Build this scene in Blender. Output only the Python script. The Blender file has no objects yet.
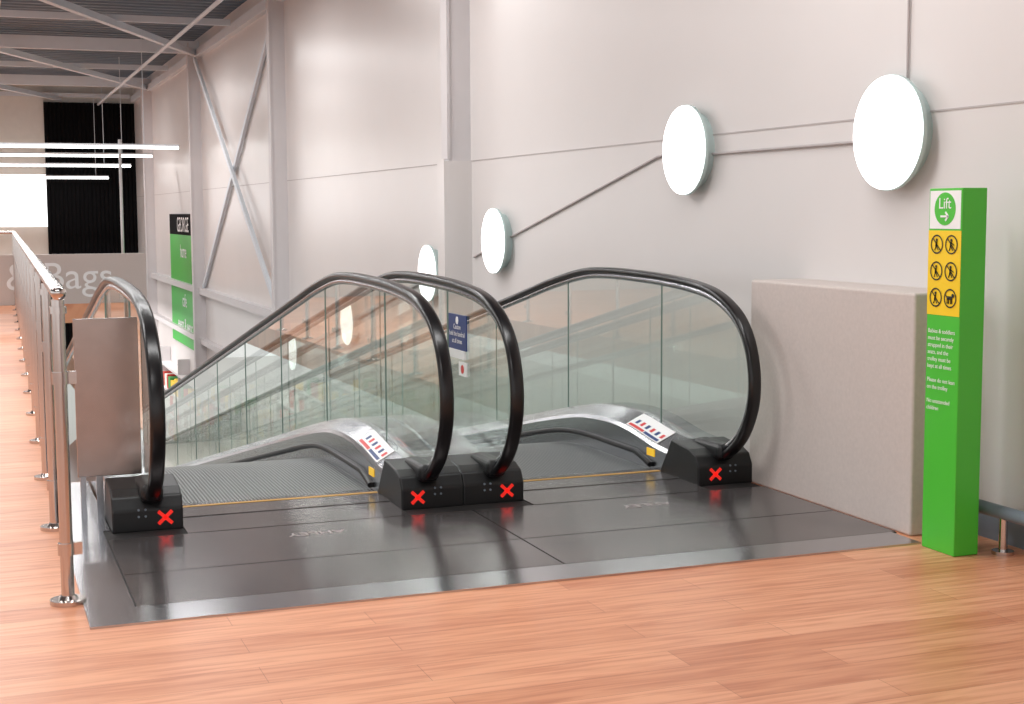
import bpy, bmesh, math, random
from mathutils import Vector, Matrix, Euler
random.seed(4)
sc = bpy.context.scene
sc.view_settings.view_transform = 'Standard'

# ------------------------------------------------------------ materials
def lin(c):
    return tuple(((x/255)/12.92 if x/255 <= .04045 else ((x/255+.055)/1.055)**2.4) for x in c)+(1,)
def newmat(name):
    m = bpy.data.materials.new(name); m.use_nodes = True
    return m, m.node_tree.nodes, m.node_tree.links, m.node_tree.nodes['Principled BSDF']
def mat(name, rgb, rough=.5, metal=0, var=.06, scale=6, bump=0, emit=0, stretch=None, spec=None):
    m, N, L, b = newmat(name)
    c = lin(rgb)
    tc = N.new('ShaderNodeTexCoord'); mp = N.new('ShaderNodeMapping')
    L.new(tc.outputs['Object'], mp.inputs[0])
    if stretch: mp.inputs['Scale'].default_value = stretch
    nz = N.new('ShaderNodeTexNoise'); nz.inputs['Scale'].default_value = scale; nz.inputs['Detail'].default_value = 4
    L.new(mp.outputs[0], nz.inputs['Vector'])
    mx = N.new('ShaderNodeMix'); mx.data_type = 'RGBA'
    mx.inputs[6].default_value = tuple(max(0, x*(1-var)) for x in c[:3])+(1,)
    mx.inputs[7].default_value = tuple(min(1, x*(1+var)) for x in c[:3])+(1,)
    L.new(nz.outputs[0], mx.inputs[0]); L.new(mx.outputs[2], b.inputs['Base Color'])
    b.inputs['Roughness'].default_value = rough; b.inputs['Metallic'].default_value = metal
    if spec is not None: b.inputs['Specular IOR Level'].default_value = spec
    if bump:
        bp = N.new('ShaderNodeBump'); bp.inputs['Strength'].default_value = bump; bp.inputs['Distance'].default_value = .01
        L.new(nz.outputs[0], bp.inputs['Height']); L.new(bp.outputs[0], b.inputs['Normal'])
    if emit:
        b.inputs['Emission Color'].default_value = c; b.inputs['Emission Strength'].default_value = emit
    return m

def wood():
    m, N, L, b = newmat('wood_floor')
    tc = N.new('ShaderNodeTexCoord')
    br = N.new('ShaderNodeTexBrick'); br.offset = .37; br.inputs['Scale'].default_value = 1
    br.inputs['Brick Width'].default_value = 1.25; br.inputs['Row Height'].default_value = .16
    br.inputs['Mortar Size'].default_value = .0012; br.inputs['Mortar Smooth'].default_value = .3
    br.inputs['Color1'].default_value = lin((214, 144, 106)); br.inputs['Color2'].default_value = lin((237, 172, 133))
    br.inputs['Mortar'].default_value = lin((180, 114, 82))
    L.new(tc.outputs['Object'], br.inputs['Vector'])
    mp = N.new('ShaderNodeMapping'); mp.inputs['Scale'].default_value = (1.2, 16, 1)
    L.new(tc.outputs['Object'], mp.inputs[0])
    nz = N.new('ShaderNodeTexNoise'); nz.inputs['Scale'].default_value = 2.2; nz.inputs['Detail'].default_value = 6; nz.inputs['Distortion'].default_value = .6
    L.new(mp.outputs[0], nz.inputs['Vector'])
    rp = N.new('ShaderNodeValToRGB'); rp.color_ramp.elements[0].position = .33; rp.color_ramp.elements[1].position = .6
    rp.color_ramp.elements[0].color = lin((220, 194, 182)); rp.color_ramp.elements[1].color = (1, 1, 1, 1)
    L.new(nz.outputs[0], rp.inputs[0])
    mx = N.new('ShaderNodeMix'); mx.data_type = 'RGBA'; mx.blend_type = 'MULTIPLY'; mx.inputs[0].default_value = .8
    L.new(br.outputs['Color'], mx.inputs[6]); L.new(rp.outputs[0], mx.inputs[7])
    L.new(mx.outputs[2], b.inputs['Base Color'])
    b.inputs['Roughness'].default_value = .36
    return m

def glassmat(name, tint=(.88, .94, .91)):
    m = bpy.data.materials.new(name); m.use_nodes = True
    N = m.node_tree.nodes; L = m.node_tree.links; N.clear()
    o = N.new('ShaderNodeOutputMaterial'); t = N.new('ShaderNodeBsdfTransparent'); g = N.new('ShaderNodeBsdfGlossy')
    mx = N.new('ShaderNodeMixShader'); lw = N.new('ShaderNodeLayerWeight'); lw.inputs[0].default_value = .5
    pw = N.new('ShaderNodeMath'); pw.operation = 'POWER'; pw.inputs[1].default_value = 3.5
    ml = N.new('ShaderNodeMath'); ml.operation = 'MULTIPLY_ADD'; ml.inputs[1].default_value = .9; ml.inputs[2].default_value = .08
    t.inputs[0].default_value = tint+(1,); g.inputs['Roughness'].default_value = .015
    g.inputs['Color'].default_value = (.93, .97, .95, 1)
    L.new(lw.outputs['Facing'], pw.inputs[0]); L.new(pw.outputs[0], ml.inputs[0])
    L.new(ml.outputs[0], mx.inputs[0]); L.new(t.outputs[0], mx.inputs[1]); L.new(g.outputs[0], mx.inputs[2]); L.new(mx.outputs[0], o.inputs[0])
    return m

def ribbed():
    m, N, L, b = newmat('pallet_ribs')
    tc = N.new('ShaderNodeTexCoord'); w = N.new('ShaderNodeTexWave'); w.bands_direction = 'X'
    w.inputs['Scale'].default_value = 18; L.new(tc.outputs['Object'], w.inputs['Vector'])
    rp = N.new('ShaderNodeValToRGB'); rp.color_ramp.elements[0].color = lin((60, 62, 64)); rp.color_ramp.elements[1].color = lin((140, 144, 144))
    L.new(w.outputs['Fac'], rp.inputs[0]); L.new(rp.outputs[0], b.inputs['Base Color'])
    bp = N.new('ShaderNodeBump'); bp.inputs['Strength'].default_value = .4; bp.inputs['Distance'].default_value = .01
    L.new(w.outputs['Fac'], bp.inputs['Height']); L.new(bp.outputs[0], b.inputs['Normal'])
    b.inputs['Roughness'].default_value = .4; b.inputs['Metallic'].default_value = .3
    return m

M = dict(
 wood=wood(),
 wall=mat('wall_panel_paint', (219, 214, 212), .32, var=.03, scale=1.5),
 seam=mat('panel_seam', (182, 174, 173), .6),
 half=mat('speckled_laminate', (203, 191, 185), .5, var=.1, scale=60),
 col=mat('column_paint', (211, 207, 208), .5, var=.03),
 plate=mat('dark_floor_plate', (116, 110, 110), .2, var=.55, scale=2.6, metal=.65, bump=.1),
 gap=mat('plate_gap', (34, 32, 32), .6),
 steel=mat('brushed_steel', (192, 192, 196), .2, metal=1, var=.12, scale=8, stretch=(2, 30, 30)),
 panel=mat('end_panel_steel', (172, 158, 152), .26, metal=1, var=.1, scale=8, stretch=(2, 30, 2)),
 steel2=mat('deck_steel', (172, 173, 177), .24, metal=1, var=.08, scale=8, stretch=(30, 2, 30)),
 chrome=mat('polished_steel', (206, 198, 194), .16, metal=1, var=.03),
 rubber=mat('handrail_rubber', (18, 16, 18), .28, var=.2),
 black=mat('black_newel_plastic', (15, 14, 16), .4, var=.2),
 glass=glassmat('balustrade_glass'),
 pallet=ribbed(),
 yellow=mat('comb_yellow', (216, 164, 84), .5),
 orange=mat('orange_marker', (255, 200, 50), .4, emit=.3),
 red=mat('red_indicator', (255, 45, 35), .4, emit=.4),
 green=mat('pylon_green', (76, 194, 54), .35, var=.03),
 green2=mat('sign_green', (60, 180, 64), .4, var=.03),
 pyel=mat('pylon_yellow', (250, 210, 30), .4, var=.03),
 white=mat('white_print', (245, 245, 245), .5, var=.01),
 ink=mat('black_print', (25, 25, 22), .5),
 navy=mat('blue_print', (30, 60, 120), .4),
 pink=mat('red_print', (215, 60, 60), .4),
 ceil=mat('ceiling_deck', (112, 126, 138), .6, var=.08),
 beam=mat('beam_paint', (216, 222, 228), .5, var=.04),
 dark=mat('dark_opening_fill', (14, 14, 16), .9, var=.4, scale=4, stretch=(12, 1, 1), spec=.1),  # near-black for the darkness of the far opening, shared with the sign header
 far=mat('far_wall_paint', (220, 216, 208), .6),
 grey=mat('bumper_grey', (120, 130, 142), .4),
 joint=mat('glass_joint', (120, 140, 132), .4),
 lamp=mat('lamp_face', (255, 255, 255), .4, emit=1.8, var=0),
 lampback=mat('lamp_frosted_glass', (190, 208, 206), .3, var=.03),
 tube=mat('fluorescent_tube', (255, 255, 252), .4, emit=6, var=0),
 window=mat('daylight_panel', (252, 253, 255), .4, emit=1.8, var=0),
 lowfloor=mat('lower_vinyl_floor', (200, 198, 194), .4),
)

# ------------------------------------------------------------ mesh helpers
def link(o, parent=None):
    sc.collection.objects.link(o)
    if parent: o.parent = parent
    return o
def empty(name, loc=(0, 0, 0)):
    e = bpy.data.objects.new(name, None); e.empty_display_size = .1
    return link(e)
def from_bm(name, bm, m, parent=None, smooth=False):
    me = bpy.data.meshes.new(name); bmesh.ops.recalc_face_normals(bm, faces=bm.faces); bm.to_mesh(me); bm.free()
    if smooth:
        for p in me.polygons: p.use_smooth = True
        try: me.set_sharp_from_angle(angle=math.radians(smooth if smooth is not True else 42))
        except Exception: pass
    me.materials.append(m)
    return link(bpy.data.objects.new(name, me), parent)
def add_box(bm, x0, x1, y0, y1, z0, z1):
    v = [bm.verts.new(p) for p in [(x0,y0,z0),(x1,y0,z0),(x1,y1,z0),(x0,y1,z0),(x0,y0,z1),(x1,y0,z1),(x1,y1,z1),(x0,y1,z1)]]
    for f in [(0,3,2,1),(4,5,6,7),(0,1,5,4),(1,2,6,5),(2,3,7,6),(3,0,4,7)]: bm.faces.new([v[i] for i in f])
def box(name, dims, m, parent=None, bevel=0):
    bm = bmesh.new(); ds = dims if isinstance(dims, list) else [dims]
    for d in ds: add_box(bm, *d)
    o = from_bm(name, bm, m, parent)
    if bevel:
        b = o.modifiers.new('bevel', 'BEVEL'); b.width = bevel; b.segments = 3
    return o
def add_cyl(bm, p0, p1, r, seg=20, r2=None):
    p0 = Vector(p0); p1 = Vector(p1); d = p1-p0
    q = Vector((0, 0, 1)).rotation_difference(d.normalized()).to_matrix().to_4x4()
    bmesh.ops.create_cone(bm, cap_ends=True, segments=seg, radius1=r, radius2=r if r2 is None else r2, depth=d.length,
                          matrix=Matrix.Translation((p0+p1)/2) @ q)
def cyl(name, p0, p1, r, m, parent=None, seg=24, r2=None):
    bm = bmesh.new(); add_cyl(bm, p0, p1, r, seg, r2)
    return from_bm(name, bm, m, parent, True)
def beam(bm, p0, p1, w, h):
    p0 = Vector(p0); p1 = Vector(p1); d = (p1-p0).normalized()
    up = Vector((0, 0, 1)) if abs(d.z) < .9 else Vector((1, 0, 0))
    s = d.cross(up).normalized(); u = s.cross(d).normalized()
    v = []
    for p in (p0, p1):
        for a, b in ((-1,-1),(1,-1),(1,1),(-1,1)): v.append(bm.verts.new(p+s*a*w/2+u*b*h/2))
    for f in [(0,1,2,3),(7,6,5,4),(0,4,5,1),(1,5,6,2),(2,6,7,3),(3,7,4,0)]: bm.faces.new([v[i] for i in f])
def text(name, body, size, loc, rot, m, parent, align='CENTER', ext=.0008, spacing=1.0):
    c = bpy.data.curves.new(name, 'FONT'); c.body = body; c.size = size; c.align_x = align; c.align_y = 'CENTER'
    c.extrude = ext; c.space_line = spacing
    c.materials.append(m)
    o = bpy.data.objects.new(name, c); o.location = loc; o.rotation_euler = rot
    return link(o, parent)
R_negX = (math.pi/2, 0, -math.pi/2); R_negY = (math.pi/2, 0, 0)

def dens(pts, n=8):
    out = []
    P = [pts[0]]+list(pts)+[pts[-1]]
    for i in range(1, len(P)-2):
        p0, p1, p2, p3 = [Vector(p) for p in P[i-1:i+3]]
        for k in range(n):
            t = k/n
            out.append(.5*((2*p1)+(-p0+p2)*t+(2*p0-5*p1+4*p2-p3)*t*t+(-p0+3*p1-3*p2+p3)*t**3))
    out.append(Vector(pts[-1])); return out
def offset(path, d):
    out = []
    for i, p in enumerate(path):
        a = path[max(0, i-1)]; b = path[min(len(path)-1, i+1)]; t = (b-a).normalized()
        out.append(p+Vector((-t.y, t.x))*d)
    return out
def sweep(name, path, sec, xc, m, parent, smooth=True):
    bm = bmesh.new(); rings = []
    for i, p in enumerate(path):
        a = path[max(0, i-1)]; b = path[min(len(path)-1, i+1)]; t = (b-a).normalized(); n = Vector((-t.y, t.x))
        rings.append([bm.verts.new((xc+dx, p.x+n.x*dn, p.y+n.y*dn)) for dx, dn in sec])
    k = len(sec)
    for r0, r1 in zip(rings, rings[1:]):
        for j in range(k): bm.faces.new((r0[j], r0[(j+1) % k], r1[(j+1) % k], r1[j]))
    bm.faces.new(rings[0]); bm.faces.new(rings[-1][::-1])
    return from_bm(name, bm, m, parent, smooth)

# ------------------------------------------------------------ camera
cam = bpy.data.cameras.new('camera'); cam.sensor_width = 36; cam.lens = 1430/1024*36
co = bpy.data.objects.new('camera', cam); link(co); cam.clip_start = .05; cam.clip_end = 200
co.matrix_world = Matrix.Translation((0, 0, 1.4)) @ Matrix.Rotation(math.radians(-20.69), 4, 'Z') @ Matrix.Rotation(math.radians(90-5.58), 4, 'X') @ Matrix.Rotation(-.005, 4, 'Z')
sc.camera = co

# ------------------------------------------------------------ room shell
WX = 4.05
bm = bmesh.new()
for d in [(-14, .36, -7, 7.75, -.3, 0), (.36, WX, -7, 6.9, -.3, 0), (.36, .53, 6.9, 7.75, -.3, 0), (-14, 2.65, 23.5, 38, -.3, 0)]: add_box(bm, *d)
pts = [(-14, 7.75), (.37, 7.75), (.72, 23.5), (-14, 23.5)]
lo = [bm.verts.new((x, y, -.3)) for x, y in pts]; hi = [bm.verts.new((x, y, 0)) for x, y in pts]
bm.faces.new(lo[::-1]); bm.faces.new(hi)
for i in range(4): bm.faces.new((lo[i], lo[(i+1) % 4], hi[(i+1) % 4], hi[i]))
from_bm('floor', bm, M['wood'])
box('lower_floor', (-14, WX, 2, 60, -4.8, -4.6), M['lowfloor'])
box('wall_right', (WX, WX+.25, -7, 38, -4.6, 4.6), M['wall'])
box('wall_far', [(-14, 1.86, 38, 38.3, 2.4, 4.75), (-14, 1.86, 38, 38.3, 0, 1.1), (1.86, WX+.25, 38.06, 38.3, -4.6, 4.75)], M['far'])
box('window_1', (-14, 1.86, 38.05, 38.2, 1.1, 2.4), M['window'])
bm = bmesh.new()
for i in range(22):
    x = 1.86+i*.1
    add_cyl(bm, (x+.05, 37.95, -4.6), (x+.05, 37.95, 4.2), .06, 10)
from_bm('dark_opening_fill', bm, M['dark'], None, True)  # row of black cylinders stands in for the darkness of the far opening
bm = bmesh.new(); prev = None; z0, z1 = 4.62, 4.72
y = -7.0; row = []
while y < 38.2:
    for dy, z in ((0, z0), (.12, z0), (.16, z1), (.28, z1)): row.append((y+dy, z))
    y += .32
for yy, zz in row:
    a = bm.verts.new((-14, yy, zz)); b = bm.verts.new((WX+.2, yy, zz))
    if prev: bm.faces.new((prev[0], prev[1], b, a))
    prev = (a, b)
from_bm('ceiling', bm, M['ceil'])
for i, cy in enumerate([11.7, 19.3, 26.8, 34.2]):
    e = empty('steel_column')
    box('shaft', (WX-.2, WX+.02, cy, cy+.14, 1.84 if i == 0 else -4.6, 4.5), M['col'], e)
    box('flange', (WX-.215, WX-.19, cy-.012, cy+.152, 1.86 if i == 0 else -4.6, 4.5), M['col'], e)
    if i == 0: box('boxed_base', (WX-.25, WX+.02, cy-.02, cy+.17, -4.6, 1.84), M['wall'], e)
bm = bmesh.new()
for cy in [-3.3, 4.2, 11.7, 19.2, 26.7, 34.2]:
    beam(bm, (-14, cy+.15, 4.42), (WX, cy+.15, 4.42), .12, .22)
for k in range(3, 6):
    y0 = 4.2+7.5*(k-1)
    beam(bm, (.5, y0+.1, 4.3), (WX-.1, y0+7.5, 4.3), .1, .1)
    beam(bm, (.5, y0+7.5, 4.33), (-3.4, y0, 4.33), .1, .1)
    beam(bm, (-3.5, y0+3.7, 4.38), (WX-.1, y0+3.7, 4.38), .07, .1)
for px in (-6, -2.8, .5): beam(bm, (px, -7, 4.5), (px, 37.9, 4.5), .1, .14)
from_bm('roof_beams', bm, M['beam'])
box('trim_1', (WX-.1, WX, -7, 37.8, 4.22, 4.36), M['beam'])
cyl('ceiling_pipe', (3.15, 8, 4.15), (3.15, 37.7, 4.15), .03, M['beam'])
bm = bmesh.new()
for y0 in (19.6,):
    beam(bm, (WX-.10, y0, 0.05), (WX-.10, y0+7.1, 4.2), .05, .09)
    beam(bm, (WX-.045, y0, 4.2), (WX-.045, y0+7.1, .05), .04, .09)
from_bm('wall_cross_bracing', bm, M['beam'])
box('trim_2', [(WX-.12, WX-.001, 19.5, 37.8, -.08, .04), (WX-.12, WX-.001, 19.5, 37.8, -1.0, -.9)], M['col'])
box('trim_3', [(WX-.004, WX+.001, -7, 37.8, 1.836, 1.844)], M['seam'])
box('wall_partition', (3.74, WX+.01, 5.06, 6.43, 0, 1.05), M['half'], None, .012)
e = empty('low_sign_wall')
box('panel', (-8, 2.62, 23.5, 23.62, 0, .78), M['half'], e)
text('letters', 'Shoes & Bags', .60, (-1.10, 23.49, .42), R_negY, M['white'], e, 'LEFT')

# ------------------------------------------------------------ landing plate
e = empty('landing_floor_plate')
box('frame', [(.33, 3.70, 4.93, 5.14, .0, .008), (.33, .5, 5.14, 6.45, 0, .008), (.37, .53, 6.45, 7.7, 0, .008)], M['steel'], e)
box('underlay', (.5, 3.73, 5.14, 6.87, 0, .003), M['gap'], e)
tiles = []
for (xa, xb) in ((.507, 2.158), (2.166, 3.728)):
    for (ya, yb) in ((5.147, 5.617), (5.625, 6.26)):
        tiles.append((xa, xb, ya, yb, 0, .007))
tiles += [(.845, 1.855, 6.268, 6.598, 0, .008), (2.475, 3.425, 6.268, 6.598, 0, .008)]
box('plates', tiles, M['plate'], e)
box('comb_plates', [(.845, 1.855, 6.605, 6.86, 0, .011), (2.475, 3.425, 6.605, 6.86, 0, .011)], M['plate'], e)
bm = bmesh.new()
for xa, xb in ((.85, 1.85), (2.48, 3.42)):
    x = xa
    while x < xb:
        add_box(bm, x, x+.006, 6.845, 6.905, .009, .0155); x += .018
from_bm('comb_teeth', bm, M['steel2'], e)
box('comb_line', [(.845, 1.855, 6.82, 6.842, 0, .0135), (2.475, 3.425, 6.82, 6.842, 0, .0135)], M['yellow'], e)
for i, x in enumerate((1.37, 2.97)):
    text('plate_lettering_%d' % i, 'AHLEY', .085, (x, 6.06, .0085), (0, 0, math.pi), M['seam'], e, ext=.0006)

# ------------------------------------------------------------ moving walkways
SL = .205; YE = 28.6
def tail(z0, y0=9.5): return [Vector((y, z0-(y-y0)*SL)) for y in (11, 13, 16, 20, 24, YE)]
hp = [(6.78, .10), (6.55, .115), (6.38, .16), (6.23, .26), (6.135, .40), (6.105, .54), (6.13, .69), (6.205, .82), (6.34, .92), (6.56, .993),
      (6.9, 1.030), (7.35, 1.047), (7.85, 1.050), (8.22, 1.028), (8.7, .950), (9.1, .868), (9.5, .786)]
HP = dens(hp, 8)+tail(.786)
pp = [(6.885, .0), (7.4, .0), (7.85, -.005), (8.2, -.035), (8.6, -.105), (9.0, -.187), (9.5, -.290)]
PP = dens(pp, 6)+tail(-.290)
dk = [(6.62, .185), (6.9, .200), (7.25, .248), (7.55, .258), (7.9, .235), (8.2, .188), (8.6, .113), (9.0, .031), (9.5, -.072)]
DK = dens(dk, 6)+tail(-.072)
def rr(w, h, n=4):
    r = min(w, h)*.48; s = []
    for cx, cy, a0 in ((w/2-r, h/2-r, 0), (-w/2+r, h/2-r, 90), (-w/2+r, -h/2+r, 180), (w/2-r, -h/2+r, 270)):
        for k in range(n+1):
            a = math.radians(a0+90*k/n); s.append((cx+r*math.cos(a), cy+r*math.sin(a)))
    return s
def interp(path, y):
    for a, b in zip(path, path[1:]):
        if a.x <= y <= b.x: return a.y+(b.y-a.y)*(y-a.x)/(b.x-a.x+1e-9)
    return path[-1].y
def balustrade(par, tag, xc, xi, xo):
    sweep('handrail_'+tag, HP, rr(.066, .036), xc, M['rubber'], par)
    sweep('handrail_guide_'+tag, offset(HP[6:], -.033), rr(.034, .036, 2), xc, M['steel2'], par)
    top = [p for p in offset(HP[10:], -.05)]
    low = [p for p in DK if p.x <= top[-1].x]
    outline = [(p.x, p.y) for p in top] + [(p.x, p.y-.01) for p in reversed(low)] + [(6.42, .16)]
    bm = bmesh.new()
    A = [bm.verts.new((xc, y, z)) for y, z in outline]
    fa = bm.faces.new(A)
    bmesh.ops.triangulate(bm, faces=[fa])
    from_bm('glass_'+tag, bm, M['glass'], par)
    bm = bmesh.new()
    for y in (7.12, 8.45, 9.8, 11.2, 12.6, 14, 15.4, 16.8, 18.2, 19.6, 21):
        add_box(bm, xc-.004, xc+.004, y, y+.005, interp(DK, y)-.03, interp(HP[64:], y)-.05)
    from_bm('pane_joints_'+tag, bm, M['joint'], par)
    s = 1 if xo > xi else -1
    bm = bmesh.new(); rings = []
    for p in DK:
        zb = interp(PP, max(p.x, 6.9))-.30 if p.x > 6.95 else 0.0
        sec = [(xi, zb), (xi, p.y-.075), (xi+s*.012, p.y-.055), (xc-s*.02, p.y), (xo-s*.01, p.y), (xo, p.y-.01), (xo, zb)]
        rings.append([bm.verts.new((x, p.x, z)) for x, z in sec])
    for r0, r1 in zip(rings, rings[1:]):
        for j in range(7): bm.faces.new((r0[j], r0[(j+1) % 7], r1[(j+1) % 7], r1[j]))
    bm.faces.new(rings[0]); bm.faces.new(rings[-1][::-1])
    from_bm('decking_'+tag, bm, M['steel2'], par, 18)
    sk = [Vector((p.x, p.y+.075)) for p in PP if p.x > 7.1]
    sk = [Vector((6.93, .03)), Vector((7.0, .05))]+sk
    sweep('skirt_brush_'+tag, sk, rr(.036, .03, 2), xi-s*.010, M['black'], par)
    prof = [(6.395, 0), (6.395, .10), (6.43, .155), (6.5, .180), (6.70, .200), (6.84, 0)]
    bm = bmesh.new()
    xa, xb = (min(xi, xo)-.004, max(xi, xo)+.004)
    A = [bm.verts.new((xa, y, z)) for y, z in prof]; B = [bm.verts.new((xb, y, z)) for y, z in prof]
    bm.faces.new(A); bm.faces.new(B[::-1])
    for i in range(6): bm.faces.new((A[i], B[i], B[(i+1) % 6], A[(i+1) % 6]))
    o = from_bm('newel_base_'+tag, bm, M['black'], par)
    b = o.modifiers.new('bevel', 'BEVEL'); b.width = .008; b.segments = 3
    bm = bmesh.new(); add_box(bm, xc-.05, xc+.05, 6.37, 6.66, .13, .215)
    o = from_bm('handrail_inlet_'+tag, bm, M['black'], par); b = o.modifiers.new('bevel', 'BEVEL'); b.width = .03; b.segments = 4
    cx = xc-s*.055
    bm = bmesh.new()
    for a in (1, -1): beam(bm, (cx-.03, 6.392, .06-a*.028), (cx+.03, 6.392, .06+a*.028), .004, .015)
    from_bm('red_cross_'+tag, bm, M['red'], par)
    bm = bmesh.new()
    for dx in (0, .03):
        for dz in (0, .03): add_cyl(bm, (xc+s*(.03+dx), 6.396, .07+dz), (xc+s*(.03+dx), 6.390, .07+dz), .005, 10)
    from_bm('screws_'+tag, bm, M['grey'], par, True)
    if tag == 'right':
        box('orange_marker', (xi-.004, xi, 6.90, 6.99, .075, .115), M['orange'], par)
        x0, x1 = xi+.015, xc-.022
        def P(x, y):
            zt = interp(DK, y); k = (x-(xi+.012))/(xc-.02-xi-.012); return (x, y, zt-.055*(1-k)+.003)
        def quad(nm, xa, xb, ya, yb, m, dz=0):
            bm = bmesh.new(); n = 6; pr = None
            for i in range(n+1):
                yy = ya+(yb-ya)*i/n
                a = bm.verts.new(Vector(P(xa, yy))+Vector((0, 0, dz))); b_ = bm.verts.new(Vector(P(xb, yy))+Vector((0, 0, dz)))
                if pr: bm.faces.new((pr[0], pr[1], b_, a))
                pr = (a, b_)
            from_bm(nm, bm, m, par)
        quad('safety_notice', x0, x1, 6.90, 7.30, M['white'])
        quad('safety_notice_blue', x0+.006, x0+.022, 6.92, 7.09, M['navy'], .001)
        quad('safety_notice_red', x0+.006, x0+.022, 7.10, 7.28, M['pink'], .001)
        for i in range(6): quad('safety_icon_%d' % i, x0+.034, x0+.064, 6.92+i*.06, 6.95+i*.06, M['navy'] if i % 2 else M['pink'], .001)
def walkway(specL, specR, x0, x1):
    e = empty('moving_walkway')
    balustrade(e, 'left', *specL); balustrade(e, 'right', *specR)
    bm = bmesh.new(); pr = None
    for p in PP:
        v = [bm.verts.new((x0, p.x, p.y)), bm.verts.new((x1, p.x, p.y)), bm.verts.new((x1, p.x, p.y-.35)), bm.verts.new((x0, p.x, p.y-.35))]
        if pr:
            for j in range(4): bm.faces.new((pr[j], pr[(j+1) % 4], v[(j+1) % 4], v[j]))
        else: bm.faces.new(v)
        pr = v
    bm.faces.new(pr[::-1])
    from_bm('pallet_band', bm, M['pallet'], e)
    return e
walkway((.71, .84, .54), (1.99, 1.86, 2.162), .84, 1.86)
walkway((2.33, 2.47, 2.168), (3.58, 3.43, 3.74), 2.47, 3.43)

e = empty('warning_notice')
box('blue_panel', (2.321, 2.327, 6.80, 7.08, .70, .88), M['navy'], e)
box('white_band', (2.319, 2.327, 6.82, 7.06, .655, .70), M['white'], e)
text('notice_text', 'Caution\nhold the handrail\nat all times', .036, (2.3195, 6.94, .78), R_negX, M['white'], e, ext=.0002)
cyl('symbol', (2.321, 6.94, .85), (2.319, 6.94, .85), .02, M['white'], e)
box('small_panel', (2.321, 2.327, 6.80, 6.92, .57, .64), M['white'], e)
cyl('prohibition_ring', (2.321, 6.86, .605), (2.319, 6.86, .605), .022, M['pink'], e)

e = empty('steel_end_panel')
box('sheet', (.42, .704, 6.72, 6.74, .205, .93), M['panel'], e, .003)
box('feet', [(.43, .455, 6.72, 6.74, 0, .21), (.50, .53, 6.72, 6.74, 0, .21)], M['steel2'], e)

# ------------------------------------------------------------ railing (drifts slightly towards the wall)
e = empty('safety_railing')
bm = bmesh.new()
def rx(y): return .283+.0195*(y-5.31)
ys = [5.31+1.3*k for k in range(14)]+[23.3]
for y in ys:
    RX = rx(y)
    add_cyl(bm, (RX, y, 0), (RX, y, 1.10), .023, 20)
    add_cyl(bm, (RX, y, 0), (RX, y, .016), .064, 28)
    add_cyl(bm, (RX, y, .016), (RX, y, .03), .035, 20, .026)
    add_cyl(bm, (RX, y, 1.05), (RX, y, 1.075), .03, 16)
    for z in (.2, .82):
        add_box(bm, RX-.005, RX+.055, y-.012, y+.012, z-.022, z+.022)
        add_cyl(bm, (RX, y, z-.022), (RX, y, z+.022), .03, 16)
from_bm('posts', bm, M['chrome'], e, True)
bm = bmesh.new(); add_cyl(bm, (rx(5.2), 5.2, 1.13), (rx(23.33), 23.33, 1.13), .027, 20); add_cyl(bm, (rx(23.3), 23.32, 1.13), (-8, 23.32, 1.13), .025, 20)
bmesh.ops.create_uvsphere(bm, u_segments=16, v_segments=10, radius=.027, matrix=Matrix.Translation((rx(5.2), 5.2, 1.13)))
from_bm('top_rail', bm, M['chrome'], e, True)

# ------------------------------------------------------------ wall lamps and conduit
for y, z in ((5.60, 1.755), (7.61, 1.76), (10.92, 1.17), (12.72, .84), (15.8, .17), (18.8, -.42)):
    e = empty('wall_lamp')
    cyl('glowing_disc', (WX-.095, y, z), (WX-.082, y, z), .260, M['lamp'], e, 64)
    cyl('glass_rim', (WX-.081, y, z), (WX-.062, y, z), .264, M['lampback'], e, 64)
    cyl('back_housing', (WX-.062, y, z), (WX, y, z), .22, M['lampback'], e, 40)
bm = bmesh.new(); cxx = WX-.012
def pipe(pts, r=.008):
    for a, b in zip(pts, pts[1:]): add_cyl(bm, a, b, r, 10)
pipe([(cxx, 5.8, 1.73), (cxx, 7.45, 1.73)]); pipe([(cxx, 7.8, 1.76), (cxx, 8.1, 1.74), (cxx, 11.6, 1.02)])
pipe([(cxx, 12.2, .93), (cxx, 19, -.5)]); pipe([(cxx, 5.56, 2.0), (cxx, 5.56, 4.2)], .006)
from_bm('wall_conduit', bm, M['seam'], None, True)

# ------------------------------------------------------------ pylon
e = empty('lift_sign_pylon')
px0, px1, py0, py1 = 3.68, 3.80, 4.69, 4.90
box('body', (px0, px1, py0, py1, 0, 1.488), M['green'], e, .004)
f = px0-.0015; ym = (py0+py1)/2
box('white_header', (f, px0, py0+.008, py1-.008, 1.325, 1.478), M['white'], e)
cyl('green_roundel', (f, ym, 1.405), (f-.0015, ym, 1.405), .066, M['green'], e, 40)
text('lift_word', 'Lift', .062, (f-.0025, ym, 1.425), R_negX, M['white'], e, ext=.0004)
bm = bmesh.new(); xx = f-.0025
beam(bm, (xx, ym+.025, 1.375), (xx, ym-.02, 1.375), .002, .008)
beam(bm, (xx, ym-.005, 1.392), (xx, ym-.024, 1.374), .002, .008); beam(bm, (xx, ym-.005, 1.358), (xx, ym-.024, 1.376), .002, .008)
from_bm('arrow', bm, M['white'], e)
box('yellow_panel', (f, px0, py0+.002, py1-.002, .975, 1.318), M['pyel'], e)
bm = bmesh.new()
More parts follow.
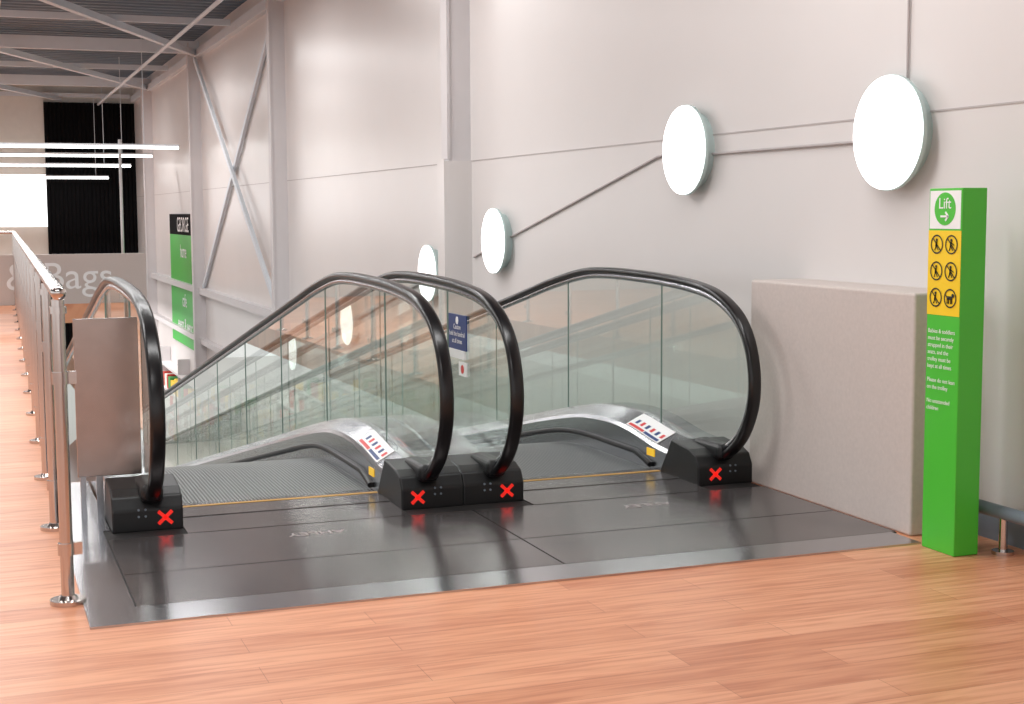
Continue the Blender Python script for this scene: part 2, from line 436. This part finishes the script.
for r in range(3):
    for c in range(2):
        cy = ym+(.046 if c == 0 else -.046); cz = 1.262-r*.108
        T = Matrix.Translation((xx+.0005, cy, cz)) @ Matrix.Rotation(math.pi/2, 4, 'Y')
        n = 36; ri, ro = .033, .039
        vi = [bm.verts.new(T @ Vector((ri*math.cos(2*math.pi*i/n), ri*math.sin(2*math.pi*i/n), 0))) for i in range(n)]
        vo = [bm.verts.new(T @ Vector((ro*math.cos(2*math.pi*i/n), ro*math.sin(2*math.pi*i/n), 0))) for i in range(n)]
        for i in range(n): bm.faces.new((vi[i], vi[(i+1) % n], vo[(i+1) % n], vo[i]))
        if not (r == 2 and c == 1):
            beam(bm, (xx, cy+.023, cz+.023), (xx, cy-.023, cz-.023), .001, .004)
            add_cyl(bm, (xx, cy, cz+.018), (xx-.0008, cy, cz+.018), .006, 12)
            beam(bm, (xx, cy, cz+.012), (xx, cy+.003, cz-.008), .001, .009)
            beam(bm, (xx, cy+.004, cz-.006), (xx, cy+.012, cz-.025), .001, .004)
            beam(bm, (xx, cy+.002, cz-.006), (xx, cy-.010, cz-.024), .001, .004)
            if c: beam(bm, (xx, cy, cz+.008), (xx, cy-.018, cz-.002), .001, .004)
        else:
            beam(bm, (xx, cy+.02, cz+.002), (xx, cy-.014, cz+.002), .001, .014)
            add_cyl(bm, (xx, cy-.018, cz+.012), (xx-.0008, cy-.018, cz+.012), .008, 12)
            for dy in (.017, .008, -.005, -.012): beam(bm, (xx, cy+dy, cz), (xx, cy+dy, cz-.022), .001, .004)
            beam(bm, (xx, cy+.02, cz+.004), (xx, cy+.028, cz+.014), .001, .004)
from_bm('prohibition_icons', bm, M['ink'], e)
text('instructions', 'Babies & toddlers\nmust be securely\nstrapped in their\nseats, and the\ntrolley must be\nkept at all times\n\nPlease do not lean\non the trolley\n\nNo unattended\nchildren', .024, (f-.0005, py1-.014, .75), R_negX, M['white'], e, 'LEFT', ext=.0003, spacing=1.2)

e = empty('bumper_rail')
bm = bmesh.new()
add_cyl(bm, (3.90, -6.5, .17), (3.90, 5.045, .17), .028, 20)
from_bm('tube', bm, M['grey'], e, True)
bm = bmesh.new()
for y in (4.66, 3.2, 1.7):
    add_cyl(bm, (3.90, y, 0), (3.90, y, .15), .018, 16); add_cyl(bm, (3.90, y, 0), (3.90, y, .015), .045, 20)
from_bm('posts', bm, M['chrome'], e, True)
box('baseboard_right', (WX-.02, WX+.001, -7, 5.05, 0, .13), M['grey'])

# ------------------------------------------------------------ distant objects
e = empty('store_sign')
box('green_panel', (WX-.05, WX-.02, 27.3, 31.2, -1.25, .98), M['green2'], e)
box('dark_header', (WX-.052, WX-.02, 27.3, 31.2, .98, 1.4), M['dark'], e)
text('header_text', 'GEORGE', .42, (WX-.056, 29.2, 1.17), R_negX, M['white'], e)
text('body_text', 'home\n\ncafe\nevent & wear', .38, (WX-.056, 29.2, -.1), R_negX, M['white'], e, spacing=1.3)
box('side_tab', (WX-.14, WX-.10, 26.98, 27.25, -.5, .75), M['white'], e)
e = empty('reflection_standin_shelving')  # added shelves; goods colours stand in for reflections in the balustrade glass
cl = [(200, 60, 50), (60, 150, 80), (240, 200, 60), (240, 240, 235), (70, 110, 170), (150, 130, 110), (235, 235, 225)]
gm = [mat('standin_goods_%d' % i, c, .5) for i, c in enumerate(cl)]
box('racks', [(3.80, 4.04, 19.5, 32, z, z+.04) for z in (-1.85, -2.35, -2.85, -3.35)]+[(3.80, 4.04, y, y+.05, -4.6, -1.5) for y in range(20, 33, 3)], M['col'], e)
bms = [bmesh.new() for _ in cl]
for z in (-1.81, -2.31, -2.81, -3.31):
    y = 19.6
    while y < (25 if z > -2 else 31.8):
        w = random.uniform(.15, .6); add_box(random.choice(bms), 3.84, 4.02, y, y+w, z, z+random.uniform(.2, .4)); y += w+.06
for i, b_ in enumerate(bms): from_bm('standin_goods_%d' % i, b_, gm[i], e)
for y, z, x0 in ((26.6, 2.57, -6), (30.6, 2.57, -6), (34.8, 2.50, -6), (37.2, 2.28, -6)):
    e = empty('linear_ceiling_light')
    x1 = 3.6 if y < 36 else 3.3
    box('tubes', (x0, x1, y-.05, y+.05, z, z+.045), M['tube'], e)
    box('housing', (x0, x1, y-.07, y+.07, z+.045, z+.08), M['beam'], e)
    bm = bmesh.new()
    for x in (-3, 0, 3): add_cyl(bm, (x, y, z+.08), (x, y, 4.6), .006, 8)
    from_bm('suspension', bm, M['beam'], e)
cyl('standpipe', (2.9, 30, -4.6), (2.9, 30, 2.9), .03, M['beam'])

def area(name, loc, sx, sy, W, col=(1, .992, .985), rot=(0, 0, 0)):
    l = bpy.data.lights.new(name, 'AREA'); l.shape = 'RECTANGLE'; l.size = sx; l.size_y = sy; l.energy = W; l.color = col
    o = bpy.data.objects.new(name, l); o.location = loc; o.rotation_euler = rot; link(o)
for i, (x, y, W) in enumerate(((-1.5, 1.5, 120), (1.0, 5.5, 125), (-2.5, 8.5, 145), (.6, 11, 160), (.4, 17, 170), (-3, 16, 170), (.4, 24, 180), (0, 32, 200))):
    area('ceiling_lamp', (x, y, 4.1), 4.5, .5, W)
area('lower_lamp', (-2, 18, -.6), 6, 6, 260); area('lower_lamp', (1.5, 32, -.6), 4, 6, 260)
w = bpy.data.worlds.new('world'); sc.world = w; w.use_nodes = True
w.node_tree.nodes['Background'].inputs[0].default_value = (1, .99, .985, 1); w.node_tree.nodes['Background'].inputs[1].default_value = 1.12
